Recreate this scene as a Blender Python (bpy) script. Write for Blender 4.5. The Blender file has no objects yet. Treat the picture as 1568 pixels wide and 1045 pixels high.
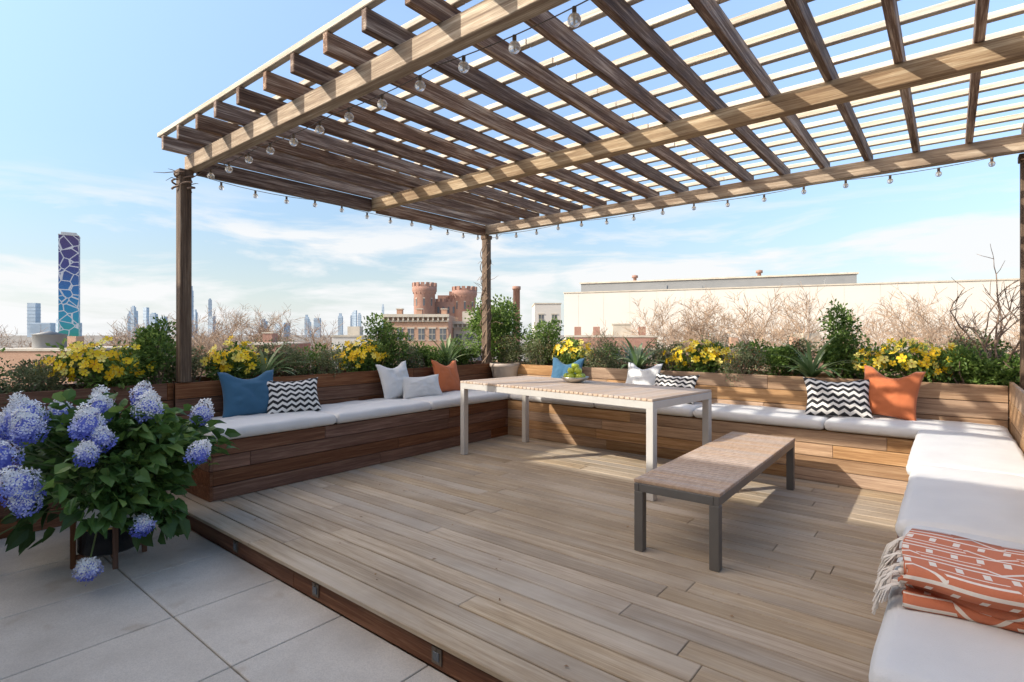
import bpy, math, random
import numpy as np
from mathutils import Vector, Matrix, noise as mnoise
random.seed(7); rng=np.random.default_rng(11)
scene=bpy.context.scene
YAW=math.radians(39.06); H=1.30
# ------------------------------------------------------------------ materials
def newmat(name):
    m=bpy.data.materials.new(name); m.use_nodes=True
    nt=m.node_tree; b=nt.nodes['Principled BSDF']; return m,nt,b
def N(nt,t,**kw):
    n=nt.nodes.new(t)
    for k,v in kw.items():
        if k in n.inputs: n.inputs[k].default_value=v
        else: setattr(n,k,v)
    return n
def ramp(nt,fac,stops):
    r=nt.nodes.new('ShaderNodeValToRGB'); e=r.color_ramp.elements
    while len(e)<len(stops): e.new(0.5)
    for i,(p,c) in enumerate(stops):
        e[i].position=p; e[i].color=(c[0],c[1],c[2],1)
    nt.links.new(fac,r.inputs[0]); return r.outputs[0]
def math_(nt,op,a,b=None,clamp=False):
    n=nt.nodes.new('ShaderNodeMath'); n.operation=op; n.use_clamp=clamp
    for i,v in enumerate((a,b)):
        if v is None: continue
        if isinstance(v,(int,float)): n.inputs[i].default_value=v
        else: nt.links.new(v,n.inputs[i])
    return n.outputs[0]
def mixc(nt,fac,a,b,mode='MIX'):
    n=nt.nodes.new('ShaderNodeMix'); n.data_type='RGBA'; n.blend_type=mode
    for sock,v in ((n.inputs[0],fac),(n.inputs[6],a),(n.inputs[7],b)):
        if isinstance(v,(int,float)): sock.default_value=v
        elif isinstance(v,tuple): sock.default_value=(v[0],v[1],v[2],1)
        else: nt.links.new(v,sock)
    return n.outputs[2]
def bump(nt,b,h,strength=.3,dist=.01):
    n=N(nt,'ShaderNodeBump'); n.inputs['Strength'].default_value=strength; n.inputs['Distance'].default_value=dist
    nt.links.new(h,n.inputs['Height']); nt.links.new(n.outputs[0],b.inputs['Normal'])
def plain(name,c,rough=.6,metal=0,var=.25,scale=6,bmp=0,bscale=60,spec=.5,trans=0):
    m,nt,b=newmat(name); tc=N(nt,'ShaderNodeTexCoord')
    n=N(nt,'ShaderNodeTexNoise',Scale=scale,Detail=5.0); nt.links.new(tc.outputs['Object'],n.inputs['Vector'])
    lo=tuple(x*(1-var) for x in c); hi=tuple(min(1,x*(1+var)) for x in c)
    nt.links.new(ramp(nt,n.outputs[0],[(.3,lo),(.7,hi)]),b.inputs['Base Color'])
    b.inputs['Roughness'].default_value=rough; b.inputs['Metallic'].default_value=metal
    b.inputs['Specular IOR Level'].default_value=spec
    if trans: b.inputs['Transmission Weight'].default_value=trans
    if bmp:
        n2=N(nt,'ShaderNodeTexNoise',Scale=bscale,Detail=4.0); nt.links.new(tc.outputs['Object'],n2.inputs['Vector'])
        bump(nt,b,n2.outputs[0],bmp,.01)
    return m
def wood(name,axis,dark,mid,light,rough=.65,bmp=.35,var=.5,grain=1.0,weather=None,lohi=(.33,.66),stain=None,sv=.40):
    m,nt,b=newmat(name); tc=N(nt,'ShaderNodeTexCoord'); at=N(nt,'ShaderNodeAttribute'); at.attribute_name='rnd'
    r=at.outputs['Fac']
    off=N(nt,'ShaderNodeCombineXYZ')
    for i,k in enumerate((37.,71.,53.)): nt.links.new(math_(nt,'MULTIPLY',r,k),off.inputs[i])
    add=N(nt,'ShaderNodeVectorMath'); add.operation='ADD'
    nt.links.new(tc.outputs['Object'],add.inputs[0]); nt.links.new(off.outputs[0],add.inputs[1])
    def mp(lo,hi):
        mpn=N(nt,'ShaderNodeMapping'); s=[hi,hi,hi]; s[axis]=lo; mpn.inputs['Scale'].default_value=s
        nt.links.new(add.outputs[0],mpn.inputs['Vector']); return mpn.outputs[0]
    n1=N(nt,'ShaderNodeTexNoise',Scale=1.0,Detail=6.0,Roughness=.65,Distortion=.6); nt.links.new(mp(1.3*grain,32*grain),n1.inputs['Vector'])
    n2=N(nt,'ShaderNodeTexNoise',Scale=1.0,Detail=3.0,Roughness=.7); nt.links.new(mp(5*grain,170*grain),n2.inputs['Vector'])
    n3=N(nt,'ShaderNodeTexNoise',Scale=1.0,Detail=4.0); nt.links.new(mp(.8,4),n3.inputs['Vector'])
    f=math_(nt,'ADD',math_(nt,'MULTIPLY',n1.outputs[0],.62),math_(nt,'MULTIPLY',n2.outputs[0],.38))
    c=ramp(nt,f,[(lohi[0],dark),(.5,mid),(lohi[1],light)])
    if weather is not None:
        wf=ramp(nt,n3.outputs[0],[(.45,(0,0,0)),(.7,(.75,.75,.75))]); c=mixc(nt,wf,c,weather)
    if stain is not None:
        n4=N(nt,'ShaderNodeTexNoise',Scale=1.1,Detail=5.0,Roughness=.6); nt.links.new(tc.outputs['Object'],n4.inputs['Vector'])
        c=mixc(nt,ramp(nt,n4.outputs[0],[(.42,(0,0,0)),(.72,(.6,.6,.6))]),c,stain)
    v=math_(nt,'ADD',math_(nt,'MULTIPLY',r,var),1-var/2)
    hsv=N(nt,'ShaderNodeHueSaturation'); nt.links.new(c,hsv.inputs['Color']); nt.links.new(v,hsv.inputs['Value'])
    nt.links.new(math_(nt,'ADD',math_(nt,'MULTIPLY',math_(nt,'FRACT',math_(nt,'MULTIPLY',r,17.0)),sv),1-sv/2),hsv.inputs['Saturation'])
    nt.links.new(hsv.outputs[0],b.inputs['Base Color'])
    b.inputs['Roughness'].default_value=rough; b.inputs['Specular IOR Level'].default_value=.2
    bump(nt,b,f,bmp,.006)
    return m
DK=((.25,.185,.12),(.42,.325,.22),(.56,.46,.335))
deckX=wood('deck_wood',0,*DK,rough=.85,var=.28,weather=(.50,.43,.34),stain=(.26,.20,.14),bmp=.6,sv=.25)
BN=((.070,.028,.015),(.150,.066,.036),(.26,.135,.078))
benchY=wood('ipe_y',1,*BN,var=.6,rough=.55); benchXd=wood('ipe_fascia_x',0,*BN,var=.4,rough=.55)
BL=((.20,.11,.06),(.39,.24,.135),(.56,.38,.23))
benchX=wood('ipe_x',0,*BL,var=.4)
PG=((.065,.036,.024),(.195,.122,.084),(.58,.46,.35))
pgX=wood('pergola_x',0,(.14,.09,.058),(.37,.275,.18),(.66,.55,.40),bmp=.8,var=.3,stain=(.20,.13,.08))
pgBat=wood('pergola_batten',0,(.32,.265,.20),(.54,.475,.38),(.72,.66,.56),bmp=.6,var=.3)
pgY=wood('pergola_y',1,*PG,bmp=1.0,var=.5,grain=.8,lohi=(.38,.65)); pgZ=wood('pergola_z',2,(.06,.038,.026),(.14,.095,.065),(.32,.24,.17),bmp=.8,var=.3)
tabW=wood('table_slat',1,(.48,.36,.26),(.58,.45,.34),(.66,.53,.42),rough=.6,var=.12,bmp=.1)
benW=wood('bench_slat',0,(.36,.25,.17),(.46,.33,.235),(.54,.405,.30),rough=.6,var=.12,bmp=.1)
standW=wood('stand_wood',2,(.09,.04,.02),(.15,.07,.04),(.22,.12,.07),var=.2)
metalL=plain('powder_coat_silver',(.58,.555,.51),.4,.15,.05); metalD=plain('powder_coat_grey',(.15,.14,.125),.45,.3,.08)
def fabric(name,c,bs=350,wr=.5):
    m,nt,b=newmat(name); tc=N(nt,'ShaderNodeTexCoord')
    n=N(nt,'ShaderNodeTexNoise',Scale=5.0,Detail=5.0); nt.links.new(tc.outputs['Object'],n.inputs['Vector'])
    nt.links.new(ramp(nt,n.outputs[0],[(.3,tuple(x*.92 for x in c)),(.7,c)]),b.inputs['Base Color'])
    w=N(nt,'ShaderNodeTexNoise',Scale=float(bs),Detail=2.0); nt.links.new(tc.outputs['Object'],w.inputs['Vector'])
    h=math_(nt,'ADD',math_(nt,'MULTIPLY',w.outputs[0],.12),math_(nt,'MULTIPLY',n.outputs[0],wr))
    bump(nt,b,h,.6,.02); b.inputs['Roughness'].default_value=.95; b.inputs['Sheen Weight'].default_value=.15
    b.inputs['Specular IOR Level'].default_value=.1
    return m
fabW=fabric('cushion_fabric',(.68,.665,.635)); fabG=fabric('grey_white_fabric',(.68,.68,.67)); fabB=fabric('blue_fabric',(.055,.14,.23)); fabO=fabric('rust_fabric',(.53,.16,.065))
def chevron():
    m,nt,b=newmat('chevron_fabric'); uv=N(nt,'ShaderNodeUVMap'); s=N(nt,'ShaderNodeSeparateXYZ'); nt.links.new(uv.outputs[0],s.inputs[0])
    tri=math_(nt,'MULTIPLY',math_(nt,'ABSOLUTE',math_(nt,'SUBTRACT',math_(nt,'FRACT',math_(nt,'MULTIPLY',s.outputs[0],6.0)),.5)),1.0)
    v=math_(nt,'FRACT',math_(nt,'ADD',math_(nt,'MULTIPLY',s.outputs[1],6.2),tri))
    f=math_(nt,'GREATER_THAN',v,.5)
    nt.links.new(mixc(nt,f,(.018,.018,.020),(.74,.71,.66)),b.inputs['Base Color']); b.inputs['Roughness'].default_value=.9
    return m
fabC=chevron()
def throwmat():
    m,nt,b=newmat('patterned_throw_fabric'); uv=N(nt,'ShaderNodeUVMap'); s=N(nt,'ShaderNodeSeparateXYZ'); nt.links.new(uv.outputs[0],s.inputs[0])
    U,V=math_(nt,'MULTIPLY',s.outputs[0],1.5),math_(nt,'MULTIPLY',s.outputs[1],1.4)
    def fr(x,k): return math_(nt,'FRACT',math_(nt,'MULTIPLY',x,k))
    def lt(a,b_): return math_(nt,'LESS_THAN',a,b_)
    def gt(a,b_): return math_(nt,'GREATER_THAN',a,b_)
    def mul(a,b_): return math_(nt,'MULTIPLY',a,b_)
    def mx(a,b_): return math_(nt,'MAXIMUM',a,b_)
    band=fr(V,4.3); fine=fr(V,17.2)
    thin=mul(lt(fine,.30),lt(band,.55))
    line=lt(band,.08)
    bars=mul(mul(lt(fr(U,6.0),.28),gt(band,.64)),lt(band,.92))
    tri=math_(nt,'ABSOLUTE',math_(nt,'SUBTRACT',fr(U,2.6),.5))
    diag=lt(math_(nt,'ABSOLUTE',math_(nt,'SUBTRACT',math_(nt,'ADD',mul(tri,.8),.10),band)),.045)
    blank=gt(fr(math_(nt,'ADD',U,mul(V,.5)),1.3),.55)
    f=mx(mx(mul(thin,math_(nt,'SUBTRACT',1.0,blank)),line),mx(bars,mul(diag,blank)))
    nt.links.new(mixc(nt,f,(.56,.175,.085),(.78,.70,.60)),b.inputs['Base Color']); b.inputs['Roughness'].default_value=.95
    tc=N(nt,'ShaderNodeTexCoord'); w=N(nt,'ShaderNodeTexNoise',Scale=300.0); nt.links.new(tc.outputs['Object'],w.inputs['Vector']); bump(nt,b,w.outputs[0],.5,.004)
    return m
throwM=throwmat(); tasselM=fabric('tassel_yarn',(.74,.68,.60))
def leafmat(name,stops,rough=.5,tr=.3):
    m,nt,b=newmat(name); at=N(nt,'ShaderNodeAttribute'); at.attribute_name='rnd'
    c=ramp(nt,at.outputs['Fac'],stops); nt.links.new(c,b.inputs['Base Color']); b.inputs['Roughness'].default_value=rough
    b.inputs['Specular IOR Level'].default_value=.35
    if tr:
        t=N(nt,'ShaderNodeBsdfTranslucent'); nt.links.new(c,t.inputs[0]); mx=N(nt,'ShaderNodeMixShader'); mx.inputs[0].default_value=tr
        out=nt.nodes['Material Output']; nt.links.new(b.outputs[0],mx.inputs[1]); nt.links.new(t.outputs[0],mx.inputs[2]); nt.links.new(mx.outputs[0],out.inputs[0])
    return m
lfBox=leafmat('boxwood_leaf',[(0,(.05,.095,.02)),(.5,(.14,.23,.045)),(1,(.34,.46,.12))])
lfDark=leafmat('hydrangea_leaf',[(0,(.03,.07,.016)),(.6,(.095,.185,.04)),(1,(.25,.36,.09))],.45)
lfSage=leafmat('sage_leaf',[(0,(.08,.10,.04)),(.45,(.19,.22,.10)),(.76,(.30,.33,.18)),(.87,(.38,.17,.09)),(1,(.46,.20,.10))])
lfBlade=leafmat('blade_leaf',[(0,(.08,.15,.04)),(.5,(.20,.29,.12)),(1,(.46,.53,.30))])
petY=leafmat('yellow_petal',[(0,(.84,.50,.01)),(.5,(.96,.70,.02)),(1,(.96,.86,.25))],.6,.25)
petC=plain('pansy_centre',(.42,.14,.01),.7)
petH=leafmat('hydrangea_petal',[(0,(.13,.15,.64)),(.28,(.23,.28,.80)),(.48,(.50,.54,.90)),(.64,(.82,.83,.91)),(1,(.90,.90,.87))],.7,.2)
bark=plain('bark',(.20,.14,.10),.9,var=.4,scale=20); twigM=plain('twig',(.34,.24,.16),.9,var=.3,scale=3); vineM=plain('vine_bark',(.25,.17,.12),.9,var=.4,scale=15)
soilM=plain('soil',(.06,.04,.03),.95,var=.5,scale=30,bmp=.6)
def conc():
    m,nt,b=newmat('concrete_paver'); tc=N(nt,'ShaderNodeTexCoord'); at=N(nt,'ShaderNodeAttribute'); at.attribute_name='rnd'
    n=N(nt,'ShaderNodeTexNoise',Scale=2.2,Detail=8.0,Roughness=.6); nt.links.new(tc.outputs['Object'],n.inputs['Vector'])
    n2=N(nt,'ShaderNodeTexNoise',Scale=180.0,Detail=3.0); nt.links.new(tc.outputs['Object'],n2.inputs['Vector'])
    n3=N(nt,'ShaderNodeTexNoise',Scale=5.5,Detail=2.0); nt.links.new(tc.outputs['Object'],n3.inputs['Vector'])
    c=ramp(nt,n.outputs[0],[(.3,(.45,.40,.33)),(.55,(.58,.525,.44)),(.75,(.66,.605,.515))])
    c=mixc(nt,ramp(nt,n2.outputs[0],[(.35,(.45,.45,.45)),(.6,(0,0,0))]),c,(.36,.32,.27))
    c=mixc(nt,ramp(nt,n3.outputs[0],[(.62,(0,0,0)),(.74,(.55,.55,.55))]),c,(.38,.30,.215))
    hsv=N(nt,'ShaderNodeHueSaturation'); nt.links.new(c,hsv.inputs['Color']); nt.links.new(math_(nt,'ADD',math_(nt,'MULTIPLY',at.outputs['Fac'],.14),.93),hsv.inputs['Value'])
    nt.links.new(hsv.outputs[0],b.inputs['Base Color']); b.inputs['Roughness'].default_value=.85; bump(nt,b,n2.outputs[0],.3,.003); return m
concM=conc()
def brick(name,c1,c2,mortar,scale):
    m,nt,b=newmat(name); tc=N(nt,'ShaderNodeTexCoord'); s=N(nt,'ShaderNodeSeparateXYZ'); nt.links.new(tc.outputs['Object'],s.inputs[0])
    cb=N(nt,'ShaderNodeCombineXYZ'); nt.links.new(math_(nt,'ADD',s.outputs[0],s.outputs[1]),cb.inputs[0]); nt.links.new(s.outputs[2],cb.inputs[1])
    bt=N(nt,'ShaderNodeTexBrick',Scale=scale); bt.inputs['Color1'].default_value=(*c1,1); bt.inputs['Color2'].default_value=(*c2,1); bt.inputs['Mortar'].default_value=(*mortar,1)
    nt.links.new(cb.outputs[0],bt.inputs['Vector']); n=N(nt,'ShaderNodeTexNoise',Scale=.4,Detail=6.0); nt.links.new(tc.outputs['Object'],n.inputs['Vector'])
    c=mixc(nt,ramp(nt,n.outputs[0],[(.35,(.35,.35,.35)),(.65,(0,0,0))]),bt.outputs[0],tuple(x*.65 for x in c1))
    nt.links.new(c,b.inputs['Base Color']); b.inputs['Roughness'].default_value=.9; return m
brickR=brick('red_brick',(.30,.14,.10),(.38,.20,.14),(.36,.30,.25),3.0); brickT=brick('tan_brick',(.42,.23,.14),(.5,.31,.20),(.42,.34,.28),3.0)
stoneC=plain('cream_stone',(.46,.41,.33),.8,var=.15,scale=.6); glassD=plain('window_glass',(.10,.11,.12),.15,var=.3,scale=.5)
whiteW=plain('white_panel_wall',(.54,.505,.45),.85,var=.05,scale=.08); seamM=plain('panel_seam',(.47,.44,.395),.85,var=.05); greyRoof=plain('grey_metal_roof',(.20,.205,.205),.6,var=.08,scale=.2)
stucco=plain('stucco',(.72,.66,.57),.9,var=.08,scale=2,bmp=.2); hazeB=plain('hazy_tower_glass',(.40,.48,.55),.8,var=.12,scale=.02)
bronze=plain('bronze',(.16,.13,.10),.4,.6); cream=plain('pot_white',(.78,.75,.70),.35,var=.03); blackG=plain('pot_black',(.012,.013,.016),.25,var=.1); gold=plain('gold_band',(.55,.38,.14),.3,.9)
apple=leafmat('green_apple',[(0,(.30,.38,.035)),(1,(.50,.56,.06))],.3,0); wire=plain('black_wire',(.03,.028,.025),.6); wireB=plain('tan_cable',(.16,.12,.08),.6); groundM=plain('ground_mat',(.20,.175,.14),.95,var=.35,scale=.01)
terra=plain('planter_ceramic',(.40,.33,.27),.6,var=.15)
glassB,_nt,_b=newmat('bulb_glass'); _b.inputs['Transmission Weight'].default_value=.7; _b.inputs['Roughness'].default_value=.05; _b.inputs['Base Color'].default_value=(.93,.90,.84,1); _b.inputs['IOR'].default_value=1.35
fil=plain('filament_metal',(.65,.50,.28),.3,.7)
# ------------------------------------------------------------------ mesh builder
class MB:
    def __init__(s): s.v=[];s.f=[];s.m=[];s.r=[];s.uv=[];s.n=0;s.sm=[]
    def add(s,V,F,mat=0,r=None,uv=None,smooth=False):
        o=s.n; V=[tuple(p) for p in V]; s.v+=V; s.n+=len(V)
        if hasattr(F,'tolist'): F=F.tolist()
        k=len(F); s.f+=[[i+o for i in q] for q in F]
        s.m+=[mat]*k if isinstance(mat,int) else list(mat)
        if r is None: r=random.random()
        s.r+=[r]*k if not hasattr(r,'__len__') else list(r)
        s.uv+=uv if uv is not None else [(0,0)]*len(V)
        s.sm+=[smooth]*k
    def box(s,x0,x1,y0,y1,z0,z1,mat=0,r=None,M=None):
        V=[(x,y,z) for z in (z0,z1) for y in (y0,y1) for x in (x0,x1)]
        if M is not None: V=[tuple(M@Vector(p)) for p in V]
        s.add(V,[[0,2,3,1],[4,5,7,6],[0,1,5,4],[2,6,7,3],[0,4,6,2],[1,3,7,5]],mat,r)
    def tube(s,pts,rad,n=6,mat=0,r=None,cap=True):
        P=[Vector(p) for p in pts]; V=[];F=[]
        if not hasattr(rad,'__len__'): rad=[rad]*len(P)
        up=Vector((0,0,1))
        for i,p in enumerate(P):
            d=(P[min(i+1,len(P)-1)]-P[max(i-1,0)]); d=d.normalized() if d.length>1e-9 else Vector((0,0,1))
            a=d.cross(up if abs(d.z)<.95 else Vector((1,0,0))).normalized(); b=d.cross(a)
            for k in range(n):
                t=2*math.pi*k/n; V.append(p+(a*math.cos(t)+b*math.sin(t))*rad[i])
        for i in range(len(P)-1):
            for k in range(n):
                k2=(k+1)%n; F.append([i*n+k,i*n+k2,(i+1)*n+k2,(i+1)*n+k])
        if cap: F.append(list(range(n))[::-1]); F.append([(len(P)-1)*n+k for k in range(n)])
        s.add(V,F,mat,r,smooth=n>5)
    def lathe(s,prof,c=(0,0,0),n=24,mat=0,r=None,M=None,mats=None):
        V=[];F=[];MM=[]
        for (rr,z) in prof:
            for k in range(n):
                t=2*math.pi*k/n; p=Vector((rr*math.cos(t),rr*math.sin(t),z))
                if M is not None: p=M@p
                V.append((p.x+c[0],p.y+c[1],p.z+c[2]))
        for i in range(len(prof)-1):
            for k in range(n):
                k2=(k+1)%n; F.append([i*n+k,i*n+k2,(i+1)*n+k2,(i+1)*n+k]); MM.append(mats[i] if mats else mat)
        s.add(V,F,MM,r,smooth=True)
    def sphere(s,c,rad,n=12,mat=0,r=None,sc=(1,1,1)):
        k=max(4,n//2); prof=[(max(1e-4,rad*math.sin(math.pi*i/k)),-rad*math.cos(math.pi*i/k)) for i in range(k+1)]
        s.lathe(prof,c,n,mat,r,Matrix.Diagonal((*sc,1)).to_4x4())
    def build(s,name,mats,bevel=0,parent=None,loc=True,solid=0):
        me=bpy.data.meshes.new(name)
        V=np.array(s.v,dtype=float); c=(V.min(0)+V.max(0))/2 if loc else np.zeros(3); V=V-c
        me.from_pydata(V.tolist(),[],s.f)
        for m in mats: me.materials.append(m)
        me.polygons.foreach_set('material_index',s.m); me.polygons.foreach_set('use_smooth',s.sm)
        a=me.attributes.new('rnd','FLOAT','FACE'); a.data.foreach_set('value',[float(x) for x in s.r])
        ul=me.uv_layers.new(name='UVMap'); li=np.zeros(len(me.loops),dtype=int); me.loops.foreach_get('vertex_index',li)
        ul.data.foreach_set('uv',np.array(s.uv,dtype=float)[li].ravel())
        me.update(); ob=bpy.data.objects.new(name,me); scene.collection.objects.link(ob); ob.location=c
        if bevel:
            b=ob.modifiers.new('bev','BEVEL'); b.width=bevel; b.segments=1; b.limit_method='ANGLE'
        if solid:
            b=ob.modifiers.new('sol','SOLIDIFY'); b.thickness=solid; b.offset=0
        if parent: ob.parent=parent
        return ob
def unit(a): return a/np.maximum(np.linalg.norm(a,axis=1,keepdims=True),1e-9)
def leaves(mb,P,D,L,W,mat=0,rnd=None,fold=.25,big=False,droop=.3):
    n=len(P); D=unit(D); R=unit(rng.normal(size=(n,3))+np.array([0,0,1.2])); S=unit(np.cross(D,R)); U=np.cross(S,D)
    L=np.broadcast_to(np.asarray(L,float),(n,))[:,None]; W=np.broadcast_to(np.asarray(W,float),(n,))[:,None]
    if rnd is None: rnd=rng.random(n)
    if not big:
        a=P; b=P+D*L*.45+S*W*.5+U*W*fold; c=P+D*L; d=P+D*L*.45-S*W*.5+U*W*fold
        V=np.stack([a,b,c,d],1).reshape(-1,3); i=np.arange(n)*4
        F=np.stack([np.stack([i,i+3,i+2],1),np.stack([i,i+2,i+1],1)],1).reshape(-1,3)
        mb.add(V,F,mat,np.repeat(rnd,2))
    else:
        z=np.array([0,0,-1.0]); q=lambda t,w,up: P+D*L*t+S*W*w+U*W*up+z*L*droop*t*t
        vs=[q(0,0,0),q(.35,0,0),q(.7,0,0),q(1.02,0,0),q(.3,.5,.16),q(.68,.40,.14),q(.3,-.5,.16),q(.68,-.40,.14)]
        V=np.stack(vs,1).reshape(-1,3); F=[]; 
        for k in range(n):
            o=k*8; F+= [[o,o+1,o+4],[o,o+6,o+1],[o+1,o+2,o+5,o+4],[o+1,o+6,o+7,o+2],[o+2,o+3,o+5],[o+2,o+7,o+3]]
        mb.add(V,F,mat,np.repeat(rnd,6))
def clumpy(n,c,rad,k=14,cr=.38):
    c=np.array(c);rad=np.array(rad); d=unit(rng.normal(size=(k,3))); cc=d*rng.uniform(.35,.78,(k,1)); cc[:,2]=cc[:,2]*.95
    tone=rng.uniform(-.2,.25,k); idx=rng.integers(0,k,n); e=unit(rng.normal(size=(n,3)))
    crs=rng.uniform(cr*.65,cr*1.3,k)
    p=cc[idx]+e*crs[idx][:,None]*rng.uniform(.45,1.05,(n,1))
    D=e+rng.normal(size=(n,3))*.5+np.array([0,0,.25])
    r=np.clip(.42+tone[idx]+rng.normal(size=n)*.18+p[:,2]*.12,0,1)
    return c+p*rad,D,r
def stems(mb,base,c,rad,k=7,mat=1,r0=.008):
    base=Vector(base)
    for i in range(k):
        e=Vector(c)+Vector((random.uniform(-1,1)*rad[0]*.6,random.uniform(-1,1)*rad[1]*.6,random.uniform(-.2,.6)*rad[2]))
        b=base+Vector((random.uniform(-.04,.04),random.uniform(-.04,.04),0)); m=(b+e)/2+Vector((random.uniform(-.03,.03),random.uniform(-.03,.03),.02))
        mb.tube([b,m,e],[r0,r0*.7,r0*.3],5,mat,.4)
SOIL=.83
def shrub(name,x,y,rx,ry,ztop,n,leaf=lfBox,L=.037,W=.024,zb=None,k=16,cr=.38):
    mb=MB(); zb=SOIL-.02 if zb is None else zb; cz=(ztop+zb)/2; rz=(ztop-zb)/2*1.05
    P,D,r=clumpy(n,(x,y,cz),(rx,ry,rz),k,cr); leaves(mb,P,D,rng.uniform(.7,1.25,n)*L,rng.uniform(.8,1.2,n)*W,0,r)
    stems(mb,(x,y,SOIL-.01),(x,y,cz),(rx,ry,rz),9); return mb.build(name,[leaf,bark])
def yellow(x,y,rx,ry,ztop,nf=46):
    mb=MB(); ztop+=.04; cz=(SOIL+ztop)/2-.02; rz=(ztop-SOIL)/2
    P,D,r=clumpy(1300,(x,y,cz-.01),(rx,ry,rz*1.05),16,.4); leaves(mb,P,D,.05,.026,0,r); stems(mb,(x,y,SOIL-.01),(x,y,cz),(rx,ry,rz),8,1,.005)
    for i in range(int(nf*1.45)):
        e=Vector((random.gauss(0,1),random.gauss(0,1),random.uniform(-.35,1.2))).normalized()
        c=Vector((x+e.x*rx*random.uniform(.5,1.12),y+e.y*ry*random.uniform(.5,1.15),cz+e.z*rz*random.uniform(.7,1.15)))
        nrm=(e+Vector((random.uniform(-.6,.8),random.uniform(-1.0,.3),random.uniform(-.1,.5)))).normalized()
        q=nrm.to_track_quat('Z','Y'); s=random.uniform(.026,.044); rr=random.random(); ph=random.random()*6
        V=[];F=[]
        for j in range(5):
            a=ph+j*2*math.pi/5; o=len(V)
            for (rad,da,zz) in ((0,0,0),(.7,-.55,.10),(1.05,-.25,.22),(1.05,.25,.2),(.7,.55,.10)):
                V.append(c+q@Vector((math.cos(a+da)*rad*s,math.sin(a+da)*rad*s,zz*s+ (j%2)*.04*s)))
            F.append([o,o+1,o+2,o+3,o+4])
        mb.add(V,F,2,[min(1,max(0,rr+random.uniform(-.15,.15))) for _ in F])
        mb.add([c+q@Vector((math.cos(a)*s*.2,math.sin(a)*s*.2,s*.12)) for a in (0,1.57,3.14,4.71)],[[0,1,2,3]],3)
    return mb.build('yellow_pansy_plant',[lfBox,bark,petY,petC])
def blades(x,y,n,L,W=.026,up=1.0):
    mb=MB(); L*=1.15
    for i in range(n):
        a=random.uniform(0,6.283); out=random.uniform(.15,.9); l=L*random.uniform(.65,1.1); w=W*random.uniform(.7,1.2)
        d=Vector((math.cos(a)*out,math.sin(a)*out,up)).normalized(); s=Vector((-math.sin(a),math.cos(a),0)); V=[];p=Vector((x,y,SOIL-.01)); K=7
        for k in range(K+1):
            t=k/K; ww=w*(.65+.6*t)*(1-t**2.2)+.0015; V+= [p-s*ww,p+Vector((0,0,-ww*.35)),p+s*ww]; p=p+d*l/K; d=(d+Vector((math.cos(a)*.12,math.sin(a)*.12,-.20*out-.05))).normalized()
        F=[]
        for k in range(K): o=k*3; F+=[[o,o+1,o+4,o+3],[o+1,o+2,o+5,o+4]]
        mb.add(V,F,0,random.random(),smooth=True)
    return mb.build('yucca_plant',[lfBlade])
# ------------------------------------------------------------------ paving, deck
mb=MB(); T=.655; j=.007
for i in range(-6,12):
    for k in range(-6,2):
        x0=-2.42+i*T; y0=1.05+(k-1)*T
        y1=min(y0+T,1.60)
        if k==1: y0=1.05; y1=1.60
        mb.box(x0+j/2,x0+T-j/2,y0+j/2,y1-j/2,-.18,-.14)
mb.build('terrace_paving',[concM],bevel=.003)
mb=MB(); mb.box(-6.4,5.5,-2.45,7.2,-15,-.182,0); mb.build('terrace_building',[brickT])
mb=MB(); w=.138; y=1.575; i=0
while y<5.40:
    y1=min(y+w-.009,5.41); x=-5.12-random.uniform(0,1.4)
    while x<.42:
        L=random.choice([2.4,3.0,3.6,2.0]); xa=max(x,-5.12); xb=min(x+L-.003,.42)
        if xb-xa>.02: mb.box(xa,xb,y,y1,-.025,random.uniform(-.0012,0))
        x+=L
    y+=w
deck=mb.build('wood_deck',[deckX],bevel=.003)
mb=MB(); mb.box(-5.12,.42,1.66,5.4,-.139,-.06); mb.build('deck_subframe',[plain('dark_timber',(.02,.015,.012),.9)])
mb=MB()
for (a,b) in ((-5.12,-2.9),(-2.897,-.3),(-.297,.42)): mb.box(a,b,1.60,1.632,-.139,-.0255)
mb.build('deck_fascia',[benchXd],bevel=.002)
for x in (-4.55,-3.61,-2.66,-1.71,-.76):
    mb=MB(); mb.box(x-.03,x+.03,1.592,1.600,-.115,-.045,0); mb.box(x-.018,x+.018,1.588,1.5925,-.10,-.062,1); mb.tube([(x,1.590,-.052),(x,1.5870,-.052)],.006,8,0); mb.build('step_light',[bronze,glassD],bevel=.001)
mb=MB()
nlf=46; PX=np.stack([rng.uniform(-4.3,-.4,nlf),rng.uniform(1.7,5.2,nlf),np.full(nlf,.006)],1); DD=rng.normal(size=(nlf,3)); DD[:,2]*=.08
leaves(mb,PX,DD,rng.uniform(.012,.035,nlf),rng.uniform(.006,.015,nlf)); mb.build('fallen_leaves',[leafmat('dead_leaf',[(0,(.16,.09,.05)),(1,(.42,.28,.15))],.8,0)])
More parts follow.
